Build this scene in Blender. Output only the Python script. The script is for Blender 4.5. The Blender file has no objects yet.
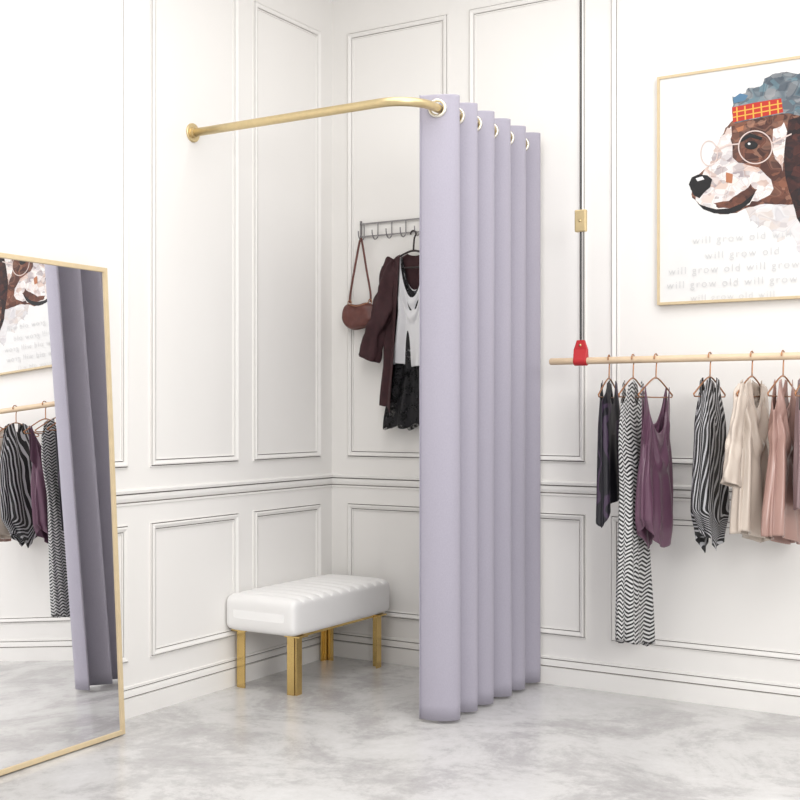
import bpy, math, random
from mathutils import Vector, Matrix
random.seed(7)
scene = bpy.context.scene
COL = scene.collection
scene.view_settings.view_transform = 'Standard'
scene.view_settings.look = 'None'

# ------------------------------------------------------------------ helpers
def S(c):
    """sRGB 0-255 -> linear rgba"""
    out = []
    for v in c:
        v = v / 255.0
        out.append(v / 12.92 if v <= 0.04045 else ((v + 0.055) / 1.055) ** 2.4)
    return (*out, 1.0)

def mat(name, c, rough=0.5, metal=0.0, noise=0.0, nscale=8.0, bump=0.0, bscale=200.0, sheen=0.0, coat=0.0):
    m = bpy.data.materials.new(name)
    m.use_nodes = True
    nt = m.node_tree
    b = nt.nodes['Principled BSDF']
    b.inputs['Base Color'].default_value = S(c)
    b.inputs['Roughness'].default_value = rough
    b.inputs['Metallic'].default_value = metal
    if sheen: b.inputs['Sheen Weight'].default_value = sheen
    if coat: b.inputs['Coat Weight'].default_value = coat
    tc = nt.nodes.new('ShaderNodeTexCoord')
    if noise:
        n = nt.nodes.new('ShaderNodeTexNoise'); n.inputs['Scale'].default_value = nscale
        n.inputs['Detail'].default_value = 5
        nt.links.new(tc.outputs['Object'], n.inputs['Vector'])
        mx = nt.nodes.new('ShaderNodeMix'); mx.data_type = 'RGBA'
        mx.inputs['A'].default_value = S([max(0, v * (1 - noise)) for v in c])
        mx.inputs['B'].default_value = S([min(255, v * (1 + noise)) for v in c])
        nt.links.new(n.outputs['Fac'], mx.inputs['Factor'])
        nt.links.new(mx.outputs['Result'], b.inputs['Base Color'])
    if bump:
        n2 = nt.nodes.new('ShaderNodeTexNoise'); n2.inputs['Scale'].default_value = bscale
        nt.links.new(tc.outputs['Object'], n2.inputs['Vector'])
        bp = nt.nodes.new('ShaderNodeBump'); bp.inputs['Strength'].default_value = bump
        bp.inputs['Distance'].default_value = 0.002
        nt.links.new(n2.outputs['Fac'], bp.inputs['Height'])
        nt.links.new(bp.outputs['Normal'], b.inputs['Normal'])
    return m

def tag(o, label=None, category=None, kind=None, group=None):
    if label: o["label"] = label
    if category: o["category"] = category
    if kind: o["kind"] = kind
    if group: o["group"] = group
    return o

def mesh(name, V, F, m=None, parent=None, smooth=False, loc=(0, 0, 0), rot=0.0, uvs=None):
    me = bpy.data.meshes.new(name)
    me.from_pydata([tuple(v) for v in V], [], F)
    me.validate()
    if uvs is not None:
        ul = me.uv_layers.new(name='UVMap')
        for l in me.loops:
            ul.data[l.index].uv = uvs[l.vertex_index]
    me.update()
    if smooth:
        for p in me.polygons: p.use_smooth = True
    o = bpy.data.objects.new(name, me)
    if m: me.materials.append(m)
    COL.objects.link(o)
    o.location = loc
    o.rotation_euler = (0, 0, rot)
    if parent: o.parent = parent
    return o

def fixn(o):
    import bmesh
    bm = bmesh.new(); bm.from_mesh(o.data)
    bmesh.ops.recalc_face_normals(bm, faces=bm.faces)
    bm.to_mesh(o.data); bm.free()
    return o

def empty(name, loc, rot=0.0):
    o = bpy.data.objects.new(name, None)
    o.empty_display_size = 0.05
    COL.objects.link(o); o.location = loc; o.rotation_euler = (0, 0, rot)
    return o

def box(name, lo, hi, m, parent=None, bev=0.0, seg=2):
    x0, y0, z0 = lo; x1, y1, z1 = hi
    V = [(x0, y0, z0), (x1, y0, z0), (x1, y1, z0), (x0, y1, z0), (x0, y0, z1), (x1, y0, z1), (x1, y1, z1), (x0, y1, z1)]
    F = [(0, 3, 2, 1), (4, 5, 6, 7), (0, 1, 5, 4), (1, 2, 6, 5), (2, 3, 7, 6), (3, 0, 4, 7)]
    o = mesh(name, V, F, m, parent)
    if bev:
        md = o.modifiers.new('bevel', 'BEVEL'); md.width = bev; md.segments = seg; md.limit_method = 'ANGLE'
    return o

def tube_data(P, r, sides=10, closed=False, flat=1.0):
    P = [Vector(p) for p in P]; n = len(P)
    T = []
    for i in range(n):
        if closed: t = P[(i + 1) % n] - P[(i - 1) % n]
        else: t = P[min(i + 1, n - 1)] - P[max(i - 1, 0)]
        T.append(t.normalized())
    a = Vector((0, 0, 1)) if abs(T[0].z) < 0.9 else Vector((1, 0, 0))
    N = (a - T[0] * a.dot(T[0])).normalized()
    V = []; F = []
    for i in range(n):
        N = (N - T[i] * N.dot(T[i])).normalized()
        B = T[i].cross(N)
        ri = r[i] if isinstance(r, (list, tuple)) else r
        for k in range(sides):
            an = 2 * math.pi * k / sides
            V.append(P[i] + N * math.cos(an) * ri + B * math.sin(an) * ri * flat)
    for i in range(n if closed else n - 1):
        for k in range(sides):
            i2 = (i + 1) % n; k2 = (k + 1) % sides
            F.append((i * sides + k, i * sides + k2, i2 * sides + k2, i2 * sides + k))
    if not closed:
        F.append(tuple(range(sides - 1, -1, -1)))
        F.append(tuple((n - 1) * sides + k for k in range(sides)))
    return V, F

def tube(name, P, r, m, parent=None, sides=10, closed=False, flat=1.0, **kw):
    V, F = tube_data(P, r, sides, closed, flat)
    return fixn(mesh(name, V, F, m, parent, smooth=True, **kw))

def merge(parts):
    V = []; F = []
    for v, f in parts:
        o = len(V); V += list(v); F += [tuple(i + o for i in q) for q in f]
    return V, F

def spline(P, n=8):
    P = [Vector(p) for p in P]; out = []
    for i in range(len(P) - 1):
        p0 = P[max(i - 1, 0)]; p1 = P[i]; p2 = P[i + 1]; p3 = P[min(i + 2, len(P) - 1)]
        for k in range(n):
            t = k / n
            out.append(0.5 * ((2 * p1) + (p2 - p0) * t + (2 * p0 - 5 * p1 + 4 * p2 - p3) * t * t + (3 * p1 - p0 - 3 * p2 + p3) * t ** 3))
    out.append(P[-1]); return out

def lerp_tab(tab, t):
    for (a, va), (b, vb) in zip(tab, tab[1:]):
        if t <= b:
            k = 0 if b == a else (t - a) / (b - a)
            k = max(0, min(1, k)); k = k * k * (3 - 2 * k)
            return va + (vb - va) * k
    return tab[-1][1]

# ------------------------------------------------------------------ materials
M_wall = mat('wall_paint', (242, 240, 237), 0.75, noise=0.005, nscale=3)
M_trim = mat('trim_paint', (242, 240, 237), 0.6)
M_groove = mat('moulding_groove_shade', (112, 104, 98), 0.8)  # groove shadow lines painted as a dark colour on the groove floors
M_ceil = mat('ceiling_paint', (245, 244, 243), 0.9)
M_gold = mat('brushed_gold', (216, 196, 152), 0.38, 0.85, noise=0.04, nscale=60)
M_legold = mat('polished_brass', (216, 186, 122), 0.22, 0.95, noise=0.04, nscale=30)
M_wood = mat('pale_wood', (222, 198, 168), 0.55, noise=0.05, nscale=25)
M_frame = mat('light_oak_frame', (212, 192, 156), 0.5, noise=0.05, nscale=30)
M_ring = mat('grommet_metal', (228, 224, 214), 0.25, 0.8)
M_leather = mat('white_upholstery', (241, 240, 239), 0.7, bump=0.06, bscale=500)
M_steel = mat('rack_steel', (150, 148, 150), 0.35, 0.8)
M_copper = mat('rose_gold_wire', (178, 128, 94), 0.3, 0.9)
M_black = mat('black_cord', (22, 22, 24), 0.6)
M_red = mat('red_leather', (184, 38, 44), 0.45)
M_brown = mat('brown_leather', (98, 56, 50), 0.42, noise=0.2, nscale=30, bump=.3, bscale=60)
M_dkhang = mat('dark_hanger', (50, 42, 42), 0.4)
M_burg = mat('maroon_knit', (56, 29, 33), 0.8, noise=0.25, nscale=40, bump=0.4, bscale=300)
M_white = mat('white_satin', (228, 228, 231), 0.4, sheen=0.2)
M_plum = mat('plum_satin', (100, 69, 88), 0.28, noise=0.06)
M_champ = mat('champagne_satin', (204, 191, 179), 0.26, noise=0.05, nscale=6)
M_rose = mat('rose_satin', (168, 135, 126), 0.24, noise=0.06, nscale=6)
M_mauve = mat('taupe_satin', (134, 112, 114), 0.3)

def curtain_mat():
    m = mat('lavender_fabric', (170, 166, 178), 0.9, sheen=0.1)
    nt = m.node_tree; b = nt.nodes['Principled BSDF']
    tc = nt.nodes.new('ShaderNodeTexCoord')
    outs = []
    for sc in ((900, 900, 120), (200, 200, 900)):
        mp = nt.nodes.new('ShaderNodeMapping'); mp.inputs['Scale'].default_value = sc
        nt.links.new(tc.outputs['Object'], mp.inputs['Vector'])
        n = nt.nodes.new('ShaderNodeTexNoise'); n.inputs['Scale'].default_value = 1.0; n.inputs['Detail'].default_value = 2
        nt.links.new(mp.outputs[0], n.inputs['Vector']); outs.append(n.outputs['Fac'])
    ad = nt.nodes.new('ShaderNodeMath'); ad.operation = 'ADD'
    nt.links.new(outs[0], ad.inputs[0]); nt.links.new(outs[1], ad.inputs[1])
    mr = nt.nodes.new('ShaderNodeMapRange'); nt.links.new(ad.outputs[0], mr.inputs['Value'])
    mr.inputs['From Min'].default_value = .6; mr.inputs['From Max'].default_value = 1.4
    mx = nt.nodes.new('ShaderNodeMix'); mx.data_type = 'RGBA'
    mx.inputs['A'].default_value = S((164, 160, 174)); mx.inputs['B'].default_value = S((176, 172, 185))
    nt.links.new(mr.outputs['Result'], mx.inputs['Factor']); nt.links.new(mx.outputs['Result'], b.inputs['Base Color'])
    bp = nt.nodes.new('ShaderNodeBump'); bp.inputs['Strength'].default_value = .2; bp.inputs['Distance'].default_value = .001
    nt.links.new(ad.outputs[0], bp.inputs['Height']); nt.links.new(bp.outputs['Normal'], b.inputs['Normal'])
    return m
M_curt = curtain_mat()

def lace_mat():
    m = mat('black_lace', (20, 19, 23), 0.7)
    nt = m.node_tree; b = nt.nodes['Principled BSDF']
    tc = nt.nodes.new('ShaderNodeTexCoord'); vo = nt.nodes.new('ShaderNodeTexVoronoi'); vo.inputs['Scale'].default_value = 110
    nt.links.new(tc.outputs['Object'], vo.inputs['Vector'])
    n = nt.nodes.new('ShaderNodeTexNoise'); n.inputs['Scale'].default_value = 22
    nt.links.new(tc.outputs['Object'], n.inputs['Vector'])
    a = nt.nodes.new('ShaderNodeMath'); a.operation = 'MULTIPLY_ADD'
    nt.links.new(vo.outputs['Distance'], a.inputs[0]); a.inputs[1].default_value = 0.5; nt.links.new(n.outputs['Fac'], a.inputs[2])
    g = nt.nodes.new('ShaderNodeMapRange'); nt.links.new(a.outputs[0], g.inputs['Value'])
    g.inputs['From Min'].default_value = .62; g.inputs['From Max'].default_value = .74
    g.inputs['To Min'].default_value = .30; g.inputs['To Max'].default_value = 1.0
    nt.links.new(g.outputs['Result'], b.inputs['Alpha'])
    return m
M_lace = lace_mat()

def mirror_mat():
    m = bpy.data.materials.new('mirror_glass'); m.use_nodes = True
    b = m.node_tree.nodes['Principled BSDF']
    b.inputs['Base Color'].default_value = (0.92, 0.92, 0.93, 1)
    b.inputs['Metallic'].default_value = 1; b.inputs['Roughness'].default_value = 0.0
    return m
M_mirror = mirror_mat()

def floor_mat():
    m = bpy.data.materials.new('polished_concrete'); m.use_nodes = True
    nt = m.node_tree; b = nt.nodes['Principled BSDF']
    tc = nt.nodes.new('ShaderNodeTexCoord')
    n1 = nt.nodes.new('ShaderNodeTexNoise'); n1.inputs['Scale'].default_value = 2.2; n1.inputs['Detail'].default_value = 13; n1.inputs['Roughness'].default_value = 0.72; n1.inputs['Distortion'].default_value = 0.45
    n2 = nt.nodes.new('ShaderNodeTexNoise'); n2.inputs['Scale'].default_value = 24; n2.inputs['Detail'].default_value = 9; n2.inputs['Roughness'].default_value = 0.85
    nt.links.new(tc.outputs['Object'], n1.inputs['Vector']); nt.links.new(tc.outputs['Object'], n2.inputs['Vector'])
    mx = nt.nodes.new('ShaderNodeMath'); mx.operation = 'MULTIPLY_ADD'
    nt.links.new(n2.outputs['Fac'], mx.inputs[0]); mx.inputs[1].default_value = 0.35
    nt.links.new(n1.outputs['Fac'], mx.inputs[2])
    cr = nt.nodes.new('ShaderNodeValToRGB')
    e = cr.color_ramp.elements
    e[0].position = 0.50; e[0].color = S((170, 168, 168))
    e[1].position = 0.86; e[1].color = S((219, 218, 218))
    k = e.new(0.63); k.color = S((189, 187, 187))
    k = e.new(0.70); k.color = S((206, 205, 204))
    nt.links.new(mx.outputs[0], cr.inputs['Fac'])
    nt.links.new(cr.outputs['Color'], b.inputs['Base Color'])
    b.inputs['Roughness'].default_value = 0.22
    return m
M_floor = floor_mat()

def uv_pattern(name, kind, c0, c1, freq, sat=0.45):
    m = bpy.data.materials.new(name); m.use_nodes = True
    nt = m.node_tree; b = nt.nodes['Principled BSDF']; b.inputs['Roughness'].default_value = 0.5
    uv = nt.nodes.new('ShaderNodeUVMap'); sp = nt.nodes.new('ShaderNodeSeparateXYZ')
    nt.links.new(uv.outputs['UV'], sp.inputs[0])
    def M(op, a, bb=None, c=None):
        n = nt.nodes.new('ShaderNodeMath'); n.operation = op
        for i, v in enumerate((a, bb, c)):
            if v is None: continue
            if isinstance(v, (int, float)): n.inputs[i].default_value = v
            else: nt.links.new(v, n.inputs[i])
        return n.outputs[0]
    if kind == 'chevron':
        pp = M('PINGPONG', sp.outputs['X'], 0.022)
        k = M('MULTIPLY_ADD', pp, 0.65, sp.outputs['Y'])
        s = M('SINE', M('MULTIPLY', k, freq))
    else:
        nz = nt.nodes.new('ShaderNodeTexNoise'); nz.inputs['Scale'].default_value = 5
        nt.links.new(uv.outputs['UV'], nz.inputs['Vector'])
        k = M('MULTIPLY_ADD', nz.outputs['Fac'], 0.035 if kind == 'stripe' else .3, sp.outputs['X'])
        s = M('SINE', M('MULTIPLY', k, freq))
    g = M('GREATER_THAN', s, sat)
    mx = nt.nodes.new('ShaderNodeMix'); mx.data_type = 'RGBA'
    mx.inputs['A'].default_value = S(c0); mx.inputs['B'].default_value = S(c1)
    nt.links.new(g, mx.inputs['Factor']); nt.links.new(mx.outputs['Result'], b.inputs['Base Color'])
    return m
M_herr = uv_pattern('herringbone_print', 'chevron', (30, 29, 32), (208, 208, 208), 2 * math.pi / 0.0155, 0.05)
M_strp = uv_pattern('stripe_print', 'stripe', (20, 20, 23), (186, 186, 190), 2 * math.pi / 0.0185, 0.42)
M_flor = uv_pattern('dark_violet_print', 'blotch', (22, 20, 29), (62, 46, 68), 2 * math.pi / 0.09, 0.78)

def collage(name, cols, scale=26.0, seed=0.0, blend=.45):
    m = bpy.data.materials.new(name); m.use_nodes = True
    nt = m.node_tree; b = nt.nodes['Principled BSDF']; b.inputs['Roughness'].default_value = 0.7
    tc = nt.nodes.new('ShaderNodeTexCoord')
    mp = nt.nodes.new('ShaderNodeMapping'); mp.inputs['Location'].default_value = (seed, 0.3, seed)
    mp.inputs['Scale'].default_value = (1.0, 1.0, 1.35); mp.inputs['Rotation'].default_value = (0, 0.6, 0)
    nt.links.new(tc.outputs['Object'], mp.inputs['Vector'])
    def layer(sc, met, feat='F1'):
        vo = nt.nodes.new('ShaderNodeTexVoronoi'); vo.feature = feat; vo.distance = met
        nt.links.new(mp.outputs[0], vo.inputs['Vector']); vo.inputs['Scale'].default_value = sc
        if feat != 'F1': vo.inputs['Smoothness'].default_value = .5
        sp = nt.nodes.new('ShaderNodeSeparateColor'); nt.links.new(vo.outputs['Color'], sp.inputs[0])
        cr = nt.nodes.new('ShaderNodeValToRGB'); cr.color_ramp.interpolation = 'CONSTANT' if feat == 'F1' else 'LINEAR'
        e = cr.color_ramp.elements; n = len(cols)
        e[0].position = 0; e[0].color = S(cols[0]); e[1].position = 1 / n; e[1].color = S(cols[1])
        for i in range(2, n):
            k = e.new(i / n); k.color = S(cols[i])
        nt.links.new(sp.outputs[0], cr.inputs['Fac']); return cr.outputs['Color']
    mx = nt.nodes.new('ShaderNodeMix'); mx.data_type = 'RGBA'; mx.inputs['Factor'].default_value = blend
    nt.links.new(layer(scale * .7, 'MANHATTAN'), mx.inputs['A']); nt.links.new(layer(scale * .45, 'EUCLIDEAN', 'SMOOTH_F1'), mx.inputs['B'])
    nt.links.new(mx.outputs['Result'], b.inputs['Base Color'])
    return m

# ------------------------------------------------------------------ room
H = 3.2
tag(box('floor', (-0.12, -6.6, -0.1), (6.2, 0.12, 0.0), M_floor), 'light grey cloudy polished concrete floor', 'floor', 'structure')
tag(box('wall_left', (-0.12, -6.6, 0.0), (0.0, 0.12, H), M_wall), 'white panelled wall with moulding frames', 'wall', 'structure')
tag(box('wall_back', (0.0, 0.0, 0.0), (6.2, 0.12, H), M_wall), 'white panelled wall with moulding frames', 'wall', 'structure')
tag(box('ceiling', (-0.12, -6.6, H), (6.2, 0.12, H + 0.1), M_ceil), 'plain white ceiling', 'ceiling', 'structure')

PROF = [(0, 0), (0, .007), (.003, .007), (.0032, .001), (.0066, .001), (.0070, .012), (.011, .015), (.016, .013), (.021, .010), (.0244, .008), (.0248, .001), (.0278, .001), (.0282, .006), (.0325, .005), (.0325, 0)]
tn = [0]
def P3(w, a, z, h):
    return (h, -a, z) if w == 'L' else (a, -h, z)
def frame_trim(w, a0, a1, z0, z1):
    V = []; F = []; MI = []
    for s, h in PROF:
        for a, z in ((a0 + s, z0 + s), (a1 - s, z0 + s), (a1 - s, z1 - s), (a0 + s, z1 - s)):
            V.append(P3(w, a, z, h))
    for i in range(len(PROF) - 1):
        for k in range(4):
            k2 = (k + 1) % 4
            F.append((i * 4 + k, i * 4 + k2, (i + 1) * 4 + k2, (i + 1) * 4 + k))
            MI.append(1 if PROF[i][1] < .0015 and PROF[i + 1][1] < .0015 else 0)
    tn[0] += 1
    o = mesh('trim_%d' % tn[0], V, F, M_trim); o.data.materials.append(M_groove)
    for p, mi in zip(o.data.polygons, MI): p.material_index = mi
    fixn(o)
    tag(o, 'white rectangular wall moulding frame', 'moulding', 'structure')
def run_trim(name, w, prof, a0, a1, label, cat):
    V = []; F = []; n = len(prof); MI = []
    for a in (a0, a1):
        for h, z in prof: V.append(P3(w, a, z, h))
    for i in range(n):
        F.append((i, (i + 1) % n, n + (i + 1) % n, n + i))
        h0, h1 = prof[i][0], prof[(i + 1) % n][0]
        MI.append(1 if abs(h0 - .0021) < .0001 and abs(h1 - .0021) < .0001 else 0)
    F.append(tuple(range(n))); F.append(tuple(range(2 * n - 1, n - 1, -1))); MI += [0, 0]
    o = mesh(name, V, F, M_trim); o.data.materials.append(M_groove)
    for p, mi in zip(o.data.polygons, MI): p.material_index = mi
    fixn(o); tag(o, label, cat, 'structure')
UZ = (.935, 2.912); LZ = (.205, .722)
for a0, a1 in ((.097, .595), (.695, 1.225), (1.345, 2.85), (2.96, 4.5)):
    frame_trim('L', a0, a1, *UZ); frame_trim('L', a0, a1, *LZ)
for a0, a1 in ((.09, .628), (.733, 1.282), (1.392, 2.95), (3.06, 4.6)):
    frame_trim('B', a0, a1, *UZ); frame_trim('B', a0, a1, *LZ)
g = .0021
CH = [(0, .793), (.006, .795), (.006, .802), (g, .803), (g, .806), (.008, .809), (.012, .820), (.012, .834), (g, .835), (g, .838), (.015, .840), (.017, .850), (.012, .855), (0, .856)]
BB = [(0, 0), (.014, 0), (.014, .071), (g, .072), (g, .075), (.011, .077), (.009, .092), (.006, .101), (g, .102), (g, .105), (.007, .106), (.007, .114), (0, .116)]
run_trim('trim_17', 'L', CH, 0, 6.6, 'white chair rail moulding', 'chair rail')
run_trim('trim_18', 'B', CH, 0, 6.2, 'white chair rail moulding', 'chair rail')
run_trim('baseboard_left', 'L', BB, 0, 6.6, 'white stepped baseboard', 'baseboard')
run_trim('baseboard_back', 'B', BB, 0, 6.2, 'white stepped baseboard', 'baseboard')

# ------------------------------------------------------------------ curtain rod
X0 = 1.032; RY = -0.980; RZ = 2.266; RR = 0.14
pts = [(0.004, RY, RZ), (0.3, RY, RZ), (0.6, RY, RZ), (X0 - RR, RY, RZ)]
for i in range(1, 13):
    a = math.pi / 2 * i / 12
    pts.append((X0 - RR + RR * math.sin(a), RY + RR - RR * math.cos(a), RZ))
pts += [(X0, -0.5, RZ), (X0, -0.003, RZ)]
rod = empty('curtain_rod', (0, RY, RZ))
tag(rod, 'brushed gold bent curtain rod fixed to both walls', 'curtain rod')
def reparent(o, p):
    o.parent = p; o.matrix_parent_inverse = Matrix.Translation(p.location).inverted()
reparent(tube('pole', pts, 0.0165, M_gold, sides=20), rod)
def disc(name, c, ax, prof, m, n=32):
    c = Vector(c); ax = Vector(ax).normalized()
    u = Vector((0, 0, 1)); v = ax.cross(u)
    V = []; F = []
    for d, r in prof:
        for k in range(n):
            a = 2 * math.pi * k / n
            V.append(c + ax * d + (u * math.cos(a) + v * math.sin(a)) * r)
    for i in range(len(prof) - 1):
        for k in range(n):
            F.append((i * n + k, i * n + (k + 1) % n, (i + 1) * n + (k + 1) % n, (i + 1) * n + k))
    F.append(tuple(range(n))); F.append(tuple((len(prof) - 1) * n + k for k in range(n)))
    return fixn(mesh(name, V, F, m, smooth=False))
FL = [(0, .038), (.005, .038), (.007, .036), (.007, .022), (.016, .021), (.017, .0165)]
reparent(disc('wall_flange', (0.0005, RY, RZ), (1, 0, 0), FL, M_gold), rod)
reparent(disc('wall_flange', (X0, -0.0005, RZ), (0, -1, 0), FL, M_gold), rod)

# ------------------------------------------------------------------ curtain
y0 = -0.826; per = 0.1415; A = 0.0625; nper = 5.58; K0 = -0.06
def cplan(k, z):
    f = (2.3 - z) / 2.3
    ph = 2 * math.pi * k
    c = math.cos(ph + 0.16 * f * math.sin(3.1 * k + 1.0))
    amp = A * (1 + 0.07 * f * math.sin(2.2 * k))
    s = math.sin(ph)
    # at the eyelet band the fabric is held flatter, below it bellies out
    belly = 0.014 + 0.014 * min(1, max(0, (2.24 - z) / 0.25))
    yy = y0 + per * k - (belly * s ** 1.2 if s > 0 else 0.006 * s)
    return X0 - amp * c, yy
NK = 540
zs = [0.012 + (2.20 - 0.012) * i / 40 for i in range(41)] + [2.20 + 0.117 * i / 24 for i in range(1, 25)]
V = []; F = []
for z in zs:
    for i in range(NK + 1):
        x, y = cplan(K0 + (nper - K0) * i / NK, z)
        V.append((x, y, z))
cross = [(0.25 + 0.5 * i) for i in range(11)]
cpts = [(X0, cplan(c, RZ)[1]) for c in cross]
for r in range(len(zs) - 1):
    for i in range(NK):
        a = r * (NK + 1) + i
        q = (a, a + 1, a + NK + 2, a + NK + 1)
        cx = sum(V[j][0] for j in q) / 4; cy = sum(V[j][1] for j in q) / 4; cz = sum(V[j][2] for j in q) / 4
        hole = any((cx - X0) ** 2 + (cy - py) ** 2 + (cz - RZ) ** 2 < 0.027 ** 2 and abs(cy - py) < 0.022 for _, py in cpts)
        if not hole: F.append(q)
cur = mesh('curtain', V, F, M_curt, smooth=True)
md = cur.modifiers.new('thick', 'SOLIDIFY'); md.thickness = 0.0028; md.offset = 0
tag(cur, 'pale lavender floor-length grommet curtain hanging in deep folds', 'curtain')
for i, c in enumerate(cross):
    (xa, ya), (xb, yb) = cplan(c - .01, RZ), cplan(c + .01, RZ)
    d = Vector((xb - xa, yb - ya, 0)).normalized()
    P = [Vector((X0, cpts[i][1] - .003, RZ)) + d * 0.0295 * math.cos(t) + Vector((0, 0, 0.0295 * math.sin(t))) for t in [2 * math.pi * k / 32 for k in range(32)]]
    tube('grommet', P, 0.0066, M_ring, sides=8, closed=True, parent=cur)

# ------------------------------------------------------------------ bench
bx0, bx1, by0, by1 = 0.004, 0.364, -0.790, -0.050
bench = empty('bench', ((bx0 + bx1) / 2, (by0 + by1) / 2, 0))
tag(bench, 'white channel-tufted upholstered bench on square brass legs', 'bench')
def cushion():
    cx, cy = (bx0 + bx1) / 2, (by0 + by1) / 2; hx, hy = (bx1 - bx0) / 2, (by1 - by0) / 2
    zc, hz = 0.316, 0.076
    NS, NL = 380, 128; V = []; F = []
    nchan = 11
    for j in range(NS + 1):
        v = -math.cos(math.pi * j / NS)
        v = max(-0.99995, min(0.99995, math.copysign(abs(v) ** 0.7, v)))
        e = (1 - abs(v) ** 28) ** (1 / 4.5)
        ch = (v * 0.5 + 0.5) * nchan; d = abs(ch - round(ch)) * (2 * hy / nchan)
        gro = math.exp(-(d / 0.0055) ** 2) * 0.011 if 0.4 < ch < nchan - 0.4 else 0
        puff = 0.003 * math.cos(2 * math.pi * (ch - 0.5))
        for k in range(NL):
            a = 2 * math.pi * k / NL
            c, s = math.cos(a), math.sin(a)
            sx = math.copysign(abs(c) ** (2 / 9), c); sz = math.copysign(abs(s) ** (2 / 8.5), s)
            x = sx * (hx - 0.010 * (1 - e)) * (e ** 0.2 if e > 0 else 0); z = sz * hz * e
            if s > 0:
                w = max(0, 1 - (abs(sx)) ** 14)
                z += (0.009 * (1 - sx * sx) * (1 - v ** 4) + (puff - gro) * w) * max(0, sz)
            V.append((max(.002, cx + x), cy + v * hy, zc + z))
    for j in range(NS):
        for k in range(NL):
            F.append((j * NL + k, j * NL + (k + 1) % NL, (j + 1) * NL + (k + 1) % NL, (j + 1) * NL + k))
    F.append(tuple(range(NL))); F.append(tuple(NS * NL + k for k in range(NL)))
    return fixn(mesh('cushion', V, F, M_leather, smooth=True))
reparent(cushion(), bench)
def boxd(lo, hi):
    x0, y0_, z0 = [min(a, b) for a, b in zip(lo, hi)]; x1, y1, z1 = [max(a, b) for a, b in zip(lo, hi)]
    return ([(x0, y0_, z0), (x1, y0_, z0), (x1, y1, z0), (x0, y1, z0), (x0, y0_, z1), (x1, y0_, z1), (x1, y1, z1), (x0, y1, z1)],
            [(0, 3, 2, 1), (4, 5, 6, 7), (0, 1, 5, 4), (1, 2, 6, 5), (2, 3, 7, 6), (3, 0, 4, 7)])
lx0, lx1, ly0, ly1 = 0.034, 0.342, -0.747, -0.100
for xa in (lx1 - .020, lx0 + .010):
    reparent(box('seat_rail', (xa, ly0 + .045, .229), (xa + .009, ly1 - .045, .240), M_legold, bev=.001), bench)
for cx, sx in ((lx0, 1), (lx1, -1)):
    for cy, sy in ((ly0, 1), (ly1, -1)):
        parts = [boxd((cx + sx * .009, cy, 0), (cx + sx * .045, cy + sy * .006, .236)),
                 boxd((cx, cy + sy * .004, 0), (cx + sx * .006, cy + sy * .042, .236)),
                 boxd((cx + sx * .006, cy + sy * .012, 0), (cx + sx * .014, cy + sy * .020, .236)),
                 boxd((cx - sx * .022, cy - sy * .006, .235), (cx + sx * .054, cy + sy * .054, .2415))]
        V, F = merge(parts)
        o = fixn(mesh('leg', V, F, M_legold)); md = o.modifiers.new('b', 'BEVEL'); md.width = .0008; md.segments = 2
        reparent(o, bench)

# ------------------------------------------------------------------ leaning mirror
mw, mh, mt = 0.66, 1.660, 0.028
lean = math.asin(0.086 / mh)
yaw = math.radians(1.8)
mir = empty('leaning_mirror', (0.142 + .5 * mw * math.sin(yaw), -1.528 - mw / 2 * math.cos(yaw), 0.003))
mir.rotation_euler = (0, -lean, yaw)
tag(mir, 'tall full-length mirror with thin gold frame leaning back near wall', 'mirror')
fw = 0.016
def local(o, p): o.parent = p; return o
V = []; F = []
outer = [(-mw / 2, 0), (mw / 2, 0), (mw / 2, mh), (-mw / 2, mh)]
inner = [(-mw / 2 + fw, fw), (mw / 2 - fw, fw), (mw / 2 - fw, mh - fw), (-mw / 2 + fw, mh - fw)]
for ring, xx in ((outer, 0.0), (outer, mt), (inner, mt), (inner, 0.0)):
    for a, z in ring: V.append((xx, a, z))
for r in range(4):
    for k in range(4):
        F.append((r * 4 + k, r * 4 + (k + 1) % 4, ((r + 1) % 4) * 4 + (k + 1) % 4, ((r + 1) % 4) * 4 + k))
o = fixn(mesh('frame', V, F, M_frame)); md = o.modifiers.new('b', 'BEVEL'); md.width = .0015; md.segments = 2
local(o, mir)
local(box('mirror_glass', (0.006, -mw / 2 + fw, fw), (mt - 0.006, mw / 2 - fw, mh - fw), M_mirror), mir)
for yy, ln in ((mw / 2 - .12, .052), (-mw / 2 + .12, .066)):
    local(box('wall_bumper', (-ln, yy - .02, mh - .12), (0.001, yy + .02, mh - .08), M_frame, bev=.002), mir)

# ------------------------------------------------------------------ wall hook rack
rack = empty('hook_rack', (0.45, 0, 1.985))
tag(rack, 'thin grey metal wall rack with row of hooks', 'coat rack')
v, f = merge([boxd((0.165, -0.011, 2.012), (0.735, -0.005, 2.018)), boxd((0.165, -0.011, 1.954), (0.735, -0.005, 1.959)),
              boxd((0.165, -0.011, 1.935), (0.171, -0.0005, 2.03)), boxd((0.729, -0.011, 1.935), (0.735, -0.0005, 2.03))])
reparent(mesh('rail', v, f, M_steel), rack)
HX = [0.19 + 0.075 * i for i in range(8)]
for hx in HX:
    P = spline([(hx, -.013, 2.016), (hx, -.013, 1.965), (hx, -.018, 1.945), (hx, -.040, 1.935), (hx, -.058, 1.950), (hx, -.062, 1.975)], 6)
    reparent(tube('hook', P, 0.0027, M_steel, sides=8), rack)

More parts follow.
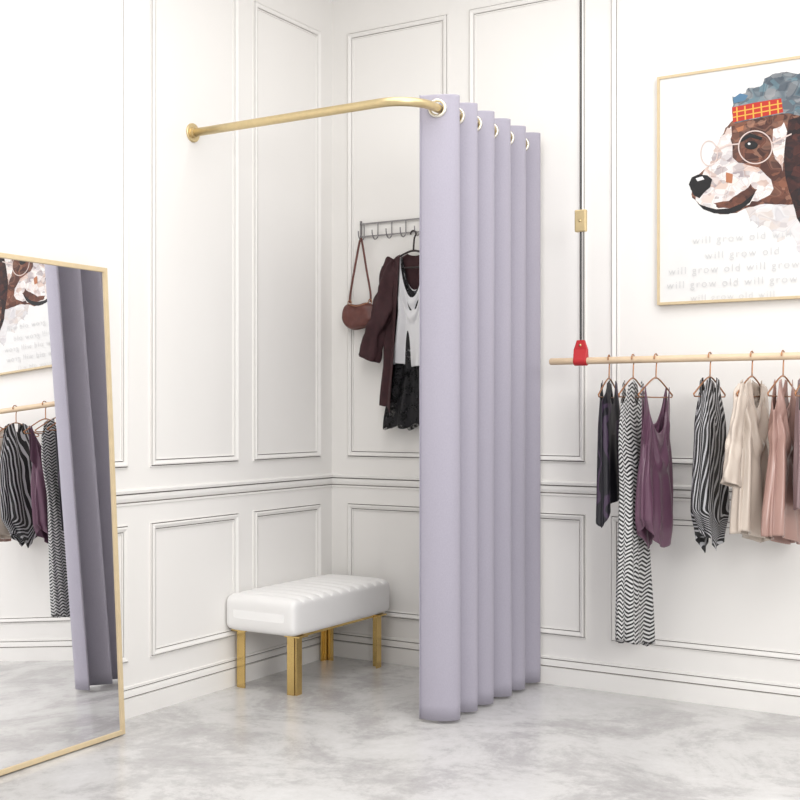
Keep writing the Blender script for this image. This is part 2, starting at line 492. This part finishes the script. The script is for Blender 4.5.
# ------------------------------------------------------------------ handbag
bag = empty('handbag', (0.185, -0.05, 1.53))
tag(bag, 'small brown leather shoulder bag hanging by its strap', 'bag')
V = []; F = []; NA = 48; NB = 30
bc = Vector((0.190, -0.052, 1.590))
for i in range(NB + 1):
    t = -1 + 2 * i / NB
    for k in range(NA):
        a = 2 * math.pi * k / NA
        wx = 0.092 * (1 - max(0, -t) ** 2.4 * 0.20) * (1 - max(0, t) ** 2 * 0.34)
        edge = (1 - abs(t) ** 4.5) ** 0.5 if abs(t) < 1 else 0.0
        c, s = math.cos(a), math.sin(a)
        x = math.copysign(abs(c) ** .75, c) * wx * (0.5 + 0.5 * edge)
        y = math.copysign(abs(s) ** .9, s) * 0.042 * (1 - .45 * (t * .5 + .5)) * edge
        y += (0.004 * math.sin(x * 80 + t * 3) + .003 * math.sin(x * 40 - t * 6)) * (1 if s < 0 else -1) * edge * abs(s)
        z = t * 0.066 - 0.016 * (1 - (x / 0.09) ** 2) * max(0, t) + 0.003 * math.sin(x * 60) + .006 * (abs(x) / .09)
        V.append((bc.x + x, bc.y + y, bc.z + z))
for i in range(NB):
    for k in range(NA):
        F.append((i * NA + k, i * NA + (k + 1) % NA, (i + 1) * NA + (k + 1) % NA, (i + 1) * NA + k))
F.append(tuple(range(NA))); F.append(tuple(NB * NA + k for k in range(NA)))
reparent(fixn(mesh('body', V, F, M_brown, smooth=True)), bag)
P = spline([(0.134, -.048, 1.648), (0.136, -.047, 1.69), (0.158, -.046, 1.80), (0.182, -.044, 1.915), (0.190, -.042, 1.940), (0.200, -.044, 1.92), (0.224, -.046, 1.80), (0.246, -.046, 1.69), (0.246, -.047, 1.648)], 8)
reparent(tube('strap', P, 0.0062, M_brown, sides=8, flat=0.4), bag)
reparent(tube('zip', spline([(0.134, -.066, 1.644), (0.160, -.074, 1.635), (0.190, -.077, 1.630), (0.220, -.074, 1.635), (0.246, -.066, 1.644)], 4), 0.0022, M_copper, sides=6), bag)
for rx in (0.134, 0.246):
    reparent(tube('strap_ring', [(rx + .009 * math.cos(a), -.050, 1.650 + .011 * math.sin(a)) for a in [2 * math.pi * k / 16 for k in range(16)]], .002, M_copper, sides=6, closed=True), bag)

# ------------------------------------------------------------------ hangers & garments
def hanger(loc, rot, m, label, hook_top=0.075, span=0.185, drop=0.065, r=0.0026, group=None, hr=0.019):
    e = empty('clothes_hanger', loc, rot); tag(e, label, 'hanger', group=group)
    C = hook_top
    hk = [(0, 0, -0.004), (0.004, 0, C - hr - 0.012)]
    for k in range(15):
        a = math.radians(-50 + 240 * k / 14)
        hk.append((hr * math.cos(a), 0, C + hr * math.sin(a)))
    V, F = tube_data(spline(hk, 3), r, 8)
    fixn(mesh('hook', V, F, m, e, smooth=True))
    ar = spline([(-span, 0, -drop), (-span * .6, 0, -drop * .52), (-span * .25, 0, -drop * .14), (0, 0, 0), (span * .25, 0, -drop * .14), (span * .6, 0, -drop * .52), (span, 0, -drop)], 5)
    V1 = tube_data(ar, r * 1.2, 8)
    V2 = tube_data([(-span, 0, -drop), (-span * .96, 0, -drop - .008), (0, 0, -drop - .010), (span * .96, 0, -drop - .008), (span, 0, -drop)], r, 8)
    V, F = merge([V1, V2])
    fixn(mesh('shoulder_frame', V, F, m, e, smooth=True))
    return e

def garment(name, label, cat, loc, rot, m, W, TH, ztop, hem, k=7, amp=0.010, seed=0, th=(0, 360), shift=None, group=None, hemfn=None, nt=144, nr=64, parent=None, drape=0.0):
    rd = random.Random(seed); ph = [rd.uniform(0, 6.28) for _ in range(6)]
    V = []; F = []; UV = []
    full = abs(th[1] - th[0] - 360) < 1e-3
    cols = nt if full else nt + 1
    for i in range(nr + 1):
        t = i / nr
        w = lerp_tab(W, t); d = lerp_tab(TH, t); cx = lerp_tab(shift, t) if shift else 0
        am = amp * (0.15 + 0.85 * t ** 0.8)
        for j in range(cols):
            a = math.radians(th[0] + (th[1] - th[0]) * j / nt)
            c, s = math.cos(a), math.sin(a)
            r = am * (math.sin(k * a + ph[0] + 0.9 * math.sin(2.3 * t + ph[1])) + 0.55 * math.sin((k + 4) * a + ph[2] - 1.2 * t) + 0.35 * math.sin((k * 2 + 3) * a + ph[3] + 2.5 * t))
            cc = math.copysign(abs(c) ** .85, c)
            if drape:
                r += drape * math.exp(-((t - .22) / .16) ** 2) * math.sin(26 * (t + .35 * cc * cc)) * abs(s)
            x = w * cc + r * c * .8; y = d * s + r * (s * 1.0 + 0.35 * math.copysign(1, s) * min(1, abs(s) * 4))
            u = max(-1, min(1, cc))
            zt = ztop(u, s)
            zb = hem + (hemfn(u, s) if hemfn else 0) + 0.006 * math.sin(3 * a + ph[4])
            V.append((cx + x, y, zt + (zb - zt) * t))
            UV.append((w * a * .66, zt + (zb - zt) * t))
    for i in range(nr):
        for j in range(nt):
            j2 = (j + 1) % cols
            F.append((i * cols + j, i * cols + j2, (i + 1) * cols + j2, (i + 1) * cols + j))
    o = mesh(name, V, F, m, parent, smooth=True, loc=loc, rot=rot, uvs=UV)
    if not parent: tag(o, label, cat, group=group)
    md = o.modifiers.new('thick', 'SOLIDIFY'); md.thickness = 0.0016
    return o

DROP = .065; SPAN = .165
def armz(x): return -DROP * min(1, abs(x) / SPAN) ** 1.15 + 0.004
def cami(w, depth, strap=.62, sw=.16, side=0.13):
    def f(u, s):
        a = abs(u)
        dd = depth if s < 0 else depth * .8
        if a < strap - sw:
            k = a / (strap - sw); return armz(strap * w) - dd * (1 - k ** 2.2)
        if a < strap + sw * .5: return armz(a * w) + 0.004
        k = (a - strap - sw * .5) / (1 - strap - sw * .5)
        return armz((strap + sw * .5) * w) - side * min(1, k) ** .7
    return f
def tee(w, depth, neck=.38):
    def f(u, s):
        a = abs(u); dd = depth if s < 0 else depth * .4
        if a < neck: return armz(neck * w) - dd * (1 - (a / neck) ** 2.2)
        return armz(a * w) + 0.004
    return f

RAILY = -0.25; RAILZ = 1.347; HT = 0.078
rail = empty('clothes_rail', (1.25, RAILY, RAILZ))
tag(rail, 'pale wooden clothes rail suspended from black cable', 'clothes rail')
reparent(tube('rod', [(1.232, RAILY, RAILZ), (1.236, RAILY, RAILZ), (2.0, RAILY, RAILZ), (3.3, RAILY, RAILZ)], [0.010, 0.0135, 0.0135, 0.0135], M_wood, sides=20), rail)
for cxx in (1.365, 3.15):
    reparent(tube('cable', [(cxx, RAILY, RAILZ + .07), (cxx, RAILY, 2.2), (cxx, RAILY, H)], 0.0035, M_black, sides=8), rail)
    reparent(tube('cable', [(cxx + .009, RAILY, RAILZ + .07), (cxx + .009, RAILY, 1.90)], 0.0022, M_black, sides=8), rail)
    o = box('cable_clamp', (cxx - .024, RAILY - .010, 1.855), (cxx + .024, RAILY + .010, 1.942), M_gold, bev=.004); reparent(o, rail)
    reparent(tube('clamp_screw', [(cxx, RAILY - .009, 1.898), (cxx, RAILY - .013, 1.898)], .005, M_gold, sides=14), rail)
    L = []
    for k in range(25):
        a = math.radians(-210 + 240 * k / 24); L.append((math.cos(a) * .019, math.sin(a) * .019))
    L += [(.006, .045), (.005, .082), (-.005, .082), (-.006, .045)]
    n = len(L)
    V = [(cxx + sx, RAILY + a, RAILZ + b) for sx in (-.027, .027) for a, b in L]
    V = [(cxx + (x - cxx) * (1 if z < RAILZ + .05 else .62), y, z) for x, y, z in V]
    F = [(i, (i + 1) % n, n + (i + 1) % n, n + i) for i in range(n)] + [tuple(range(n)), tuple(range(2 * n - 1, n - 1, -1))]
    o = fixn(mesh('leather_loop', V, F, M_red)); md = o.modifiers.new('b', 'BEVEL'); md.width = .003; md.segments = 3; reparent(o, rail)
    reparent(tube('rivet', [(cxx, RAILY - .004, RAILZ + .062), (cxx, RAILY - .0095, RAILZ + .062)], .005, M_gold, sides=12), rail)

def R(phi): return math.radians(90 - phi)
GH = 'hangers on the wooden clothes rail'
items = [(1.482, -8), (1.580, -2), (1.671, 3), (1.879, 3), (2.034, 3), (2.145, 4), (2.232, 2)]
Z = RAILZ - HT + 0.0135 - 0.006
for x, phi in items:
    hanger((x, RAILY, Z), R(phi), M_copper, 'thin rose gold wire hanger hooked on rail', hook_top=HT - .004, span=SPAN, drop=DROP, group=GH, hr=.017)

x, p = items[0]
garment('dark_top', 'black satin top with violet print hanging on rail', 'top', (x, RAILY, Z), R(p), M_flor,
        [(0, .12), (.3, .125), (1, .12)], [(0, .014), (.3, .022), (1, .026)], cami(.12, .08, .6, .2, .06), -.47, 5, .007, 1, hemfn=lambda u, s: -.10 * max(0, -u) ** 2)
x, p = items[1]
garment('long_dress', 'long sleeveless black and white herringbone dress', 'dress', (x, RAILY, Z), R(p), M_herr,
        [(0, .125), (.12, .135), (.4, .115), (1, .140)], [(0, .016), (.2, .030), (.6, .034), (1, .042)], cami(.125, .08, .62, .22, .07), -1.02, 5, .009, 2, shift=[(0, 0), (.5, .0), (1, .01)], hemfn=lambda u, s: -.03 * u)
x, p = items[2]
garment('camisole', 'plum satin camisole hanging on rail', 'top', (x, RAILY, Z), R(p), M_plum,
        [(0, .130), (.18, .098), (.6, .125), (.9, .125), (1, .105)], [(0, .010), (.3, .026), (.8, .038), (1, .032)], cami(.13, .17, .90, .035, .16), -.60, 5, .009, 9, hemfn=lambda u, s: -.09 * (1 - abs(u) ** 1.6) + .04, drape=.007)
x, p = items[3]
garment('striped_blouse', 'sleeveless black blouse with wavy white stripes', 'blouse', (x, RAILY, Z), R(p), M_strp,
        [(0, .10), (.3, .13), (.8, .15), (1, .085)], [(0, .014), (.3, .032), (.8, .036), (1, .026)], cami(.10, .05, .6, .3, .05), -.60, 6, .007, 8, hemfn=lambda u, s: -.08 * (1 - abs(u)) + .03)
x, p = items[4]
b5 = garment('champagne_blouse', 'champagne satin short-sleeved blouse hanging on rail', 'blouse', (x, RAILY, Z), R(p), M_champ,
        [(0, .115), (.3, .105), (1, .145)], [(0, .016), (.3, .028), (1, .038)], tee(.115, .10, .5), -.585, 5, .012, 11, drape=.010, hemfn=lambda u, s: -.03 * u)
x, p = items[5]
b6 = garment('rose_blouse', 'dusty rose satin blouse hanging on rail', 'blouse', (x, RAILY, Z), R(p), M_rose,
        [(0, .10), (.3, .10), (1, .160)], [(0, .014), (.3, .026), (1, .036)], cami(.10, .10, .70, .14, .10), -.59, 5, .011, 14, drape=.010, hemfn=lambda u, s: -.03 * u)
x, p = items[6]
garment('taupe_top', 'taupe satin top hanging on rail', 'top', (x, RAILY, Z), R(p), M_mauve,
        [(0, .11), (.3, .11), (1, .13)], [(0, .014), (.3, .022), (1, .026)], cami(.11, .10, .65, .15, .10), -.47, 5, .007, 17)

def sleeve(parent, m, P, r, flat=.6, folds=5, amp=.004, seed=3):
    P = spline(P, 10); n = len(P); V = []; F = []; sd = 36
    rd = random.Random(seed); ph = rd.uniform(0, 6)
    for i, p in enumerate(P):
        t = (P[min(i + 1, n - 1)] - P[max(i - 1, 0)]).normalized()
        B = Vector((0, 1, 0)); N = t.cross(B).normalized()
        tt = i / (n - 1); ri = lerp_tab(r, tt)
        for k in range(sd):
            a = 2 * math.pi * k / sd
            rr = ri + amp * math.sin(folds * a + ph + 3 * tt) + amp * .9 * math.sin(16 * tt + 2 * a) + amp * .5 * math.sin(31 * tt - 3 * a + ph)
            V.append(p + N * math.cos(a) * rr + B * math.sin(a) * rr * flat)
    for i in range(n - 1):
        for k in range(sd): F.append((i * sd + k, i * sd + (k + 1) % sd, (i + 1) * sd + (k + 1) % sd, (i + 1) * sd + k))
    o = fixn(mesh('sleeve', V, F, m, parent, smooth=True))
    md = o.modifiers.new('t', 'SOLIDIFY'); md.thickness = .002
    return o
sleeve(b5, M_champ, [(-.10, 0, -.045), (-.125, 0, -.08), (-.17, 0, -.20), (-.205, 0, -.30), (-.225, 0, -.385)], [(0, .025), (.3, .04), (1, .058)], flat=.45, seed=4, amp=.006)
sleeve(b5, M_champ, [(.10, 0, -.045), (.125, 0, -.08), (.14, 0, -.20), (.15, 0, -.30)], [(0, .025), (.3, .035), (1, .04)], flat=.45, seed=6)

# cardigan outfit on rack
HXc = HX[4]; CZ = 1.865; CY = -0.045
cl = (HXc - .008, CY - .0135, CZ - .004)
hanger((HXc - 0.008, CY - .0135, CZ), 0, M_dkhang, 'dark hanger hooked on wall rack', hook_top=.075, span=SPAN, r=.004, hr=.014)
co = garment('cardigan', 'dark maroon knitted open cardigan hanging over other clothes', 'cardigan', cl, 0, M_burg,
        [(0, .125), (.25, .135), (.6, .145), (1, .165)], [(0, .020), (.4, .038), (1, .042)], tee(.125, .02, .30), -.68, 6, .012, 21, th=(-66, 246),
        hemfn=lambda u, s: -.08 * (1 - abs(u)) if s < 0 else 0)
sleeve(co, M_burg, [(-.095, 0, -.034), (-.124, 0, -.085), (-.134, -.008, -.19), (-.150, -.026, -.28), (-.190, -.028, -.37), (-.228, -.018, -.475)], [(0, .026), (.3, .048), (.55, .054), (.8, .046), (1, .056)], flat=.6, seed=5, amp=.008)
sleeve(co, M_burg, [(.110, 0, -.040), (.155, 0, -.08), (.180, -.005, -.22), (.195, -.01, -.36), (.205, -.015, -.475)], [(0, .03), (.3, .048), (1, .036)], seed=6, amp=.006)
garment('white_top', 'white satin camisole hanging inside a cardigan', 'top', (HXc - .008, CY - .0135, CZ - .01), 0, M_white,
        [(0, .080), (.4, .080), (1, .100)], [(0, .012), (.4, .020), (1, .024)], cami(.080, .18, .86, .04, .17), -.49, 4, .010, 24, hemfn=lambda u, s: -.02 * (1 - abs(u)), drape=.006)
garment('black_lace_top', 'sheer black ruffled lace top hanging below white camisole', 'top', (HXc - .008, CY - .0135, CZ - .01), 0, M_lace,
        [(0, .070), (.5, .09), (1, .155)], [(0, .006), (.5, .008), (1, .028)], cami(.070, .19, .86, .04, .17), -.775, 8, .009, 25, hemfn=lambda u, s: .012 * math.sin(9 * u))

# ------------------------------------------------------------------ artwork
ax0, ax1, az0, az1 = 1.598, 2.43, 1.573, 2.483
art = empty('framed_picture', ((ax0 + ax1) / 2, 0, az0))
tag(art, 'collage painting of hound wearing cap and glasses, thin wood frame', 'picture')
M_canvas = mat('canvas_white', (229, 229, 228), 0.85, noise=.02, nscale=10)
v, f = [], []
o_, i_ = [(ax0, az0), (ax1, az0), (ax1, az1), (ax0, az1)], [(ax0 + .010, az0 + .010), (ax1 - .010, az0 + .010), (ax1 - .010, az1 - .010), (ax0 + .010, az1 - .010)]
for ring, yy in ((o_, -.001), (o_, -.030), (i_, -.030), (i_, -.001)):
    for a, z in ring: v.append((a, yy, z))
for r in range(4):
    for k in range(4): f.append((r * 4 + k, r * 4 + (k + 1) % 4, ((r + 1) % 4) * 4 + (k + 1) % 4, ((r + 1) % 4) * 4 + k))
reparent(fixn(mesh('frame', v, f, M_frame)), art)
reparent(box('canvas', (ax0 + .010, -.024, az0 + .010), (ax1 - .010, -.002, az1 - .010), M_canvas), art)
def pic(x, y):   # drawing units -> canvas plane
    k = (x - 657) / 143
    return (ax0 + .555 * k, 1.15 + (411 - y) * (.00399 - .00024 * k))
lay = [0]
def poly(name, pts, m, jag=0.0):
    lay[0] += 1
    yy = -.0243 - lay[0] * .00008
    V = []
    rd = random.Random(lay[0])
    if jag:
        q = []
        for i in range(len(pts)):
            a = pts[i]; b = pts[(i + 1) % len(pts)]
            for s in (0, .33, .66): q.append((a[0] + (b[0] - a[0]) * s + rd.uniform(-jag, jag), a[1] + (b[1] - a[1]) * s + rd.uniform(-jag, jag)))
        pts = q
    for x, y in pts:
        a, z = pic(x, y); a = min(a, ax1 - .0105); V.append((a, yy, z))
    reparent(mesh(name, V, [tuple(range(len(V)))], m), art)
def ell(cx, cy, rx, ry, n=28): return [(cx + rx * math.cos(2 * math.pi * k / n), cy + ry * math.sin(2 * math.pi * k / n)) for k in range(n)]
C_head = collage('paint_chestnut', [(50, 32, 32), (96, 58, 46), (70, 44, 40), (136, 88, 68), (82, 50, 44), (160, 118, 98), (60, 40, 38), (112, 70, 56)], 42, 1.0)
C_muz = collage('paint_muzzle', [(234, 230, 228), (214, 202, 198), (186, 174, 174), (240, 238, 236), (196, 164, 148), (226, 222, 222), (150, 138, 142), (230, 220, 214)], 46, 2.0)
C_neck = collage('paint_chest', [(222, 220, 220), (206, 204, 206), (200, 190, 186), (226, 226, 226), (184, 180, 184), (216, 212, 214), (210, 200, 194)], 36, 3.0)
C_cap = collage('paint_cap', [(84, 94, 104), (112, 124, 132), (66, 78, 90), (98, 130, 142), (136, 140, 144), (78, 88, 98), (150, 152, 154)], 40, 4.0)
C_ear = collage('paint_ear', [(22, 20, 24), (54, 32, 32), (18, 18, 22), (84, 44, 38), (34, 28, 33), (66, 38, 35), (30, 24, 28)], 34, 5.0)
M_pred = mat('paint_red', (186, 52, 42), .7); M_pyel = mat('paint_yellow', (222, 170, 74), .7)
M_pblk = mat('paint_black', (20, 19, 22), .6); M_pwh = mat('paint_white', (226, 224, 224), .7); M_pglass = mat('paint_pink_beige', (214, 196, 190), .7)
M_ptxt = mat('paint_grey_text', (209, 209, 210), .8); M_por = mat('paint_tan', (176, 116, 84), .7); M_pblue = mat('paint_blue', (84, 122, 152), .7)
poly('painted_chest', [(742, 205), (770, 196), (800, 188), (842, 200), (852, 250), (838, 244), (826, 268), (812, 244), (800, 256), (792, 234), (780, 242), (770, 226), (760, 228), (752, 219)], C_neck, 2.6)
poly('painted_head', [(721, 142), (727, 128), (735, 120), (785, 110), (818, 110), (830, 150), (822, 190), (800, 205), (782, 204), (766, 203), (750, 207), (738, 213), (722, 214), (712, 211), (700, 205), (694, 197), (692, 188), (696, 177), (706, 170), (714, 162), (720, 153)], C_head, .8)
poly('painted_muzzle', [(716, 150), (722, 140), (727, 130), (733, 125), (733, 140), (734, 156), (744, 164), (760, 168), (772, 178), (774, 190), (762, 200), (750, 203), (738, 210), (722, 212), (710, 209), (699, 203), (697, 190), (700, 178), (708, 168), (714, 160)], C_muz, 1.5)
poly('painted_lip_shade', [(716, 204), (730, 200), (744, 192), (752, 184), (758, 190), (750, 200), (736, 207), (720, 208)], C_head, 1.0)
poly('painted_cheek_light', [(774, 128), (786, 122), (788, 150), (784, 170), (776, 160)], C_muz, 1.5)
poly('painted_mouth', [(699, 203), (706, 206), (718, 209), (732, 208), (744, 203), (757, 192), (752, 202), (742, 210), (730, 214), (716, 213), (705, 209)], M_pblk)
poly('painted_nose', [(690, 184), (693, 177), (700, 174), (709, 175), (714, 179), (712, 187), (706, 192), (701, 198), (695, 195)], M_pblk)
poly('painted_nose_shine', [(697, 178), (704, 176), (706, 179), (699, 181)], M_pwh)
poly('painted_ear', [(789, 120), (818, 108), (842, 128), (850, 180), (842, 226), (826, 246), (806, 234), (794, 210), (787, 180), (785, 150)], C_ear, 1.2)
poly('painted_ear_light', [(800, 190), (808, 180), (818, 200), (812, 228), (802, 216)], C_head, 1.2)
poly('painted_cap', [(734, 108), (735, 96), (743, 97), (748, 89), (757, 88), (764, 84), (767, 76), (777, 74), (784, 71), (797, 74), (806, 71), (820, 80), (830, 82), (840, 98), (838, 118), (800, 116), (784, 113), (736, 123)], C_cap, 1.2)
poly('painted_hatband', [(734, 107), (758, 102), (782, 98), (784, 112), (760, 117), (735, 122)], M_pred)
for k in range(6):
    xx = 738 + 8 * k
    poly('painted_check', [(xx, 107 - 1.4 * k), (xx + 1.4, 106.7 - 1.4 * k), (xx + 2.0, 120.8 - 1.55 * k), (xx + .6, 121.2 - 1.55 * k)], M_pyel)
for k in range(2):
    yy = 111.5 + 5 * k
    poly('painted_check', [(735, yy), (783, yy - 9.2), (783, yy - 8), (735, yy + 1.2)], M_pyel)
poly('painted_cap_patch', [(735, 98), (742, 93), (750, 95), (747, 100), (736, 103)], M_pblue)
poly('painted_eye', ell(753, 145, 6.5, 4.2), M_pblk)
poly('painted_eye_shine', ell(751, 143.5, 1.4, 1.2), M_pwh)
poly('painted_brow', [(741, 139), (752, 133), (764, 137), (763, 140), (752, 137), (743, 142)], M_pblk)
poly('painted_patch', [(738, 128), (746, 125), (745, 130), (740, 132)], M_por)
poly('painted_patch', [(728, 172), (735, 174), (734, 183), (728, 182)], M_por)
def ringpoly(cx, cy, rx, ry, w, m):
    lay[0] += 1; yy = -.0243 - lay[0] * .00008
    V = []; n = 40
    for q in (1, 0):
        for k in range(n):
            a = 2 * math.pi * k / n
            X, Zz = pic(cx + (rx - q * w) * math.cos(a), cy + (ry - q * w) * math.sin(a)); V.append((X, yy, Zz))
    F = [(k, (k + 1) % n, n + (k + 1) % n, n + k) for k in range(n)]
    reparent(mesh('painted_glasses', V, F, m), art)
ringpoly(757, 147, 17, 17, 1.2, M_pglass); ringpoly(711, 153, 9, 13, 1.1, M_pglass)
poly('painted_glasses', [(719, 149), (729, 144), (741, 143), (740, 144.4), (730, 145.5), (719, 150.5)], M_pglass)
poly('painted_glasses', [(773, 142), (792, 133), (792, 134.5), (774, 143.5)], M_pglass)
def tmesh(s, size, sp):
    cu = bpy.data.curves.new('t', 'FONT'); cu.body = s; cu.size = size; cu.space_character = sp; cu.offset = -0.0005
    to = bpy.data.objects.new('t', cu); COL.objects.link(to)
    bpy.context.view_layer.update()
    me = bpy.data.meshes.new_from_object(to.evaluated_get(bpy.context.evaluated_depsgraph_get()))
    COL.objects.unlink(to); bpy.data.objects.remove(to)
    return me
def right(me): return max(v.co.x for v in me.vertices)
def text(s, x, y, size, m, sp=1.25):
    a, z = pic(x, y); words = s.split(' ')
    for i, wd in enumerate(words):
        me = tmesh(wd, size, sp)
        off = right(tmesh(' '.join(words[:i + 1]), size, sp)) - right(me)
        if a + off + right(me) > ax1 - .012: continue
        o = bpy.data.objects.new('lettering', me); me.materials.clear(); me.materials.append(m); COL.objects.link(o)
        o.matrix_world = Matrix.Translation((a + off, -.0240 - .0045, z)) @ Matrix.Rotation(math.radians(90), 4, 'X')
        o.parent = art; o.matrix_parent_inverse = Matrix.Translation(art.location).inverted()
text('will grow old will', 694, 244, .042, M_ptxt)
text('will grow old', 707, 259, .042, M_ptxt)
text('will grow old will grow', 669, 275, .042, M_ptxt)
text('will grow old will grow', 667, 289, .042, M_ptxt)
text('will grow old will', 692, 301, .036, M_ptxt)

# ------------------------------------------------------------------ camera + light
cam = bpy.data.cameras.new('camera'); co_ = bpy.data.objects.new('camera', cam); COL.objects.link(co_)
cam.sensor_width = 36; cam.lens = 1195 / 800 * 36; cam.shift_y = 11 / 800
co_.location = (3.216, -4.634, 1.15)
co_.rotation_euler = (math.radians(90), 0, math.radians(31.5))
scene.camera = co_
w = bpy.data.worlds.new('world'); scene.world = w; w.use_nodes = True
w.node_tree.nodes['Background'].inputs['Color'].default_value = (1, 0.985, 0.975, 1)
w.node_tree.nodes['Background'].inputs['Strength'].default_value = 0.69
def area(name, loc, tgt, sx, sy, e, c=(1, 1, 1)):
    l = bpy.data.lights.new(name, 'AREA'); l.shape = 'RECTANGLE'; l.size = sx; l.size_y = sy; l.energy = e; l.color = c
    o = bpy.data.objects.new(name, l); COL.objects.link(o); o.location = loc
    o.rotation_euler = (Vector(tgt) - Vector(loc)).to_track_quat('-Z', 'Y').to_euler()
area('overhead_fill', (2.3, -2.3, 3.15), (2.3, -2.3, 0), 3.2, 3.2, 76, (1, .995, .985))  # added overhead fill light, no real fitting here
area('right_fill', (5.3, -4.7, 2.3), (1.3, -0.1, 1.0), 1.7, 1.5, 90, (1, .99, .975))  # added fill light from the right, no window behind it
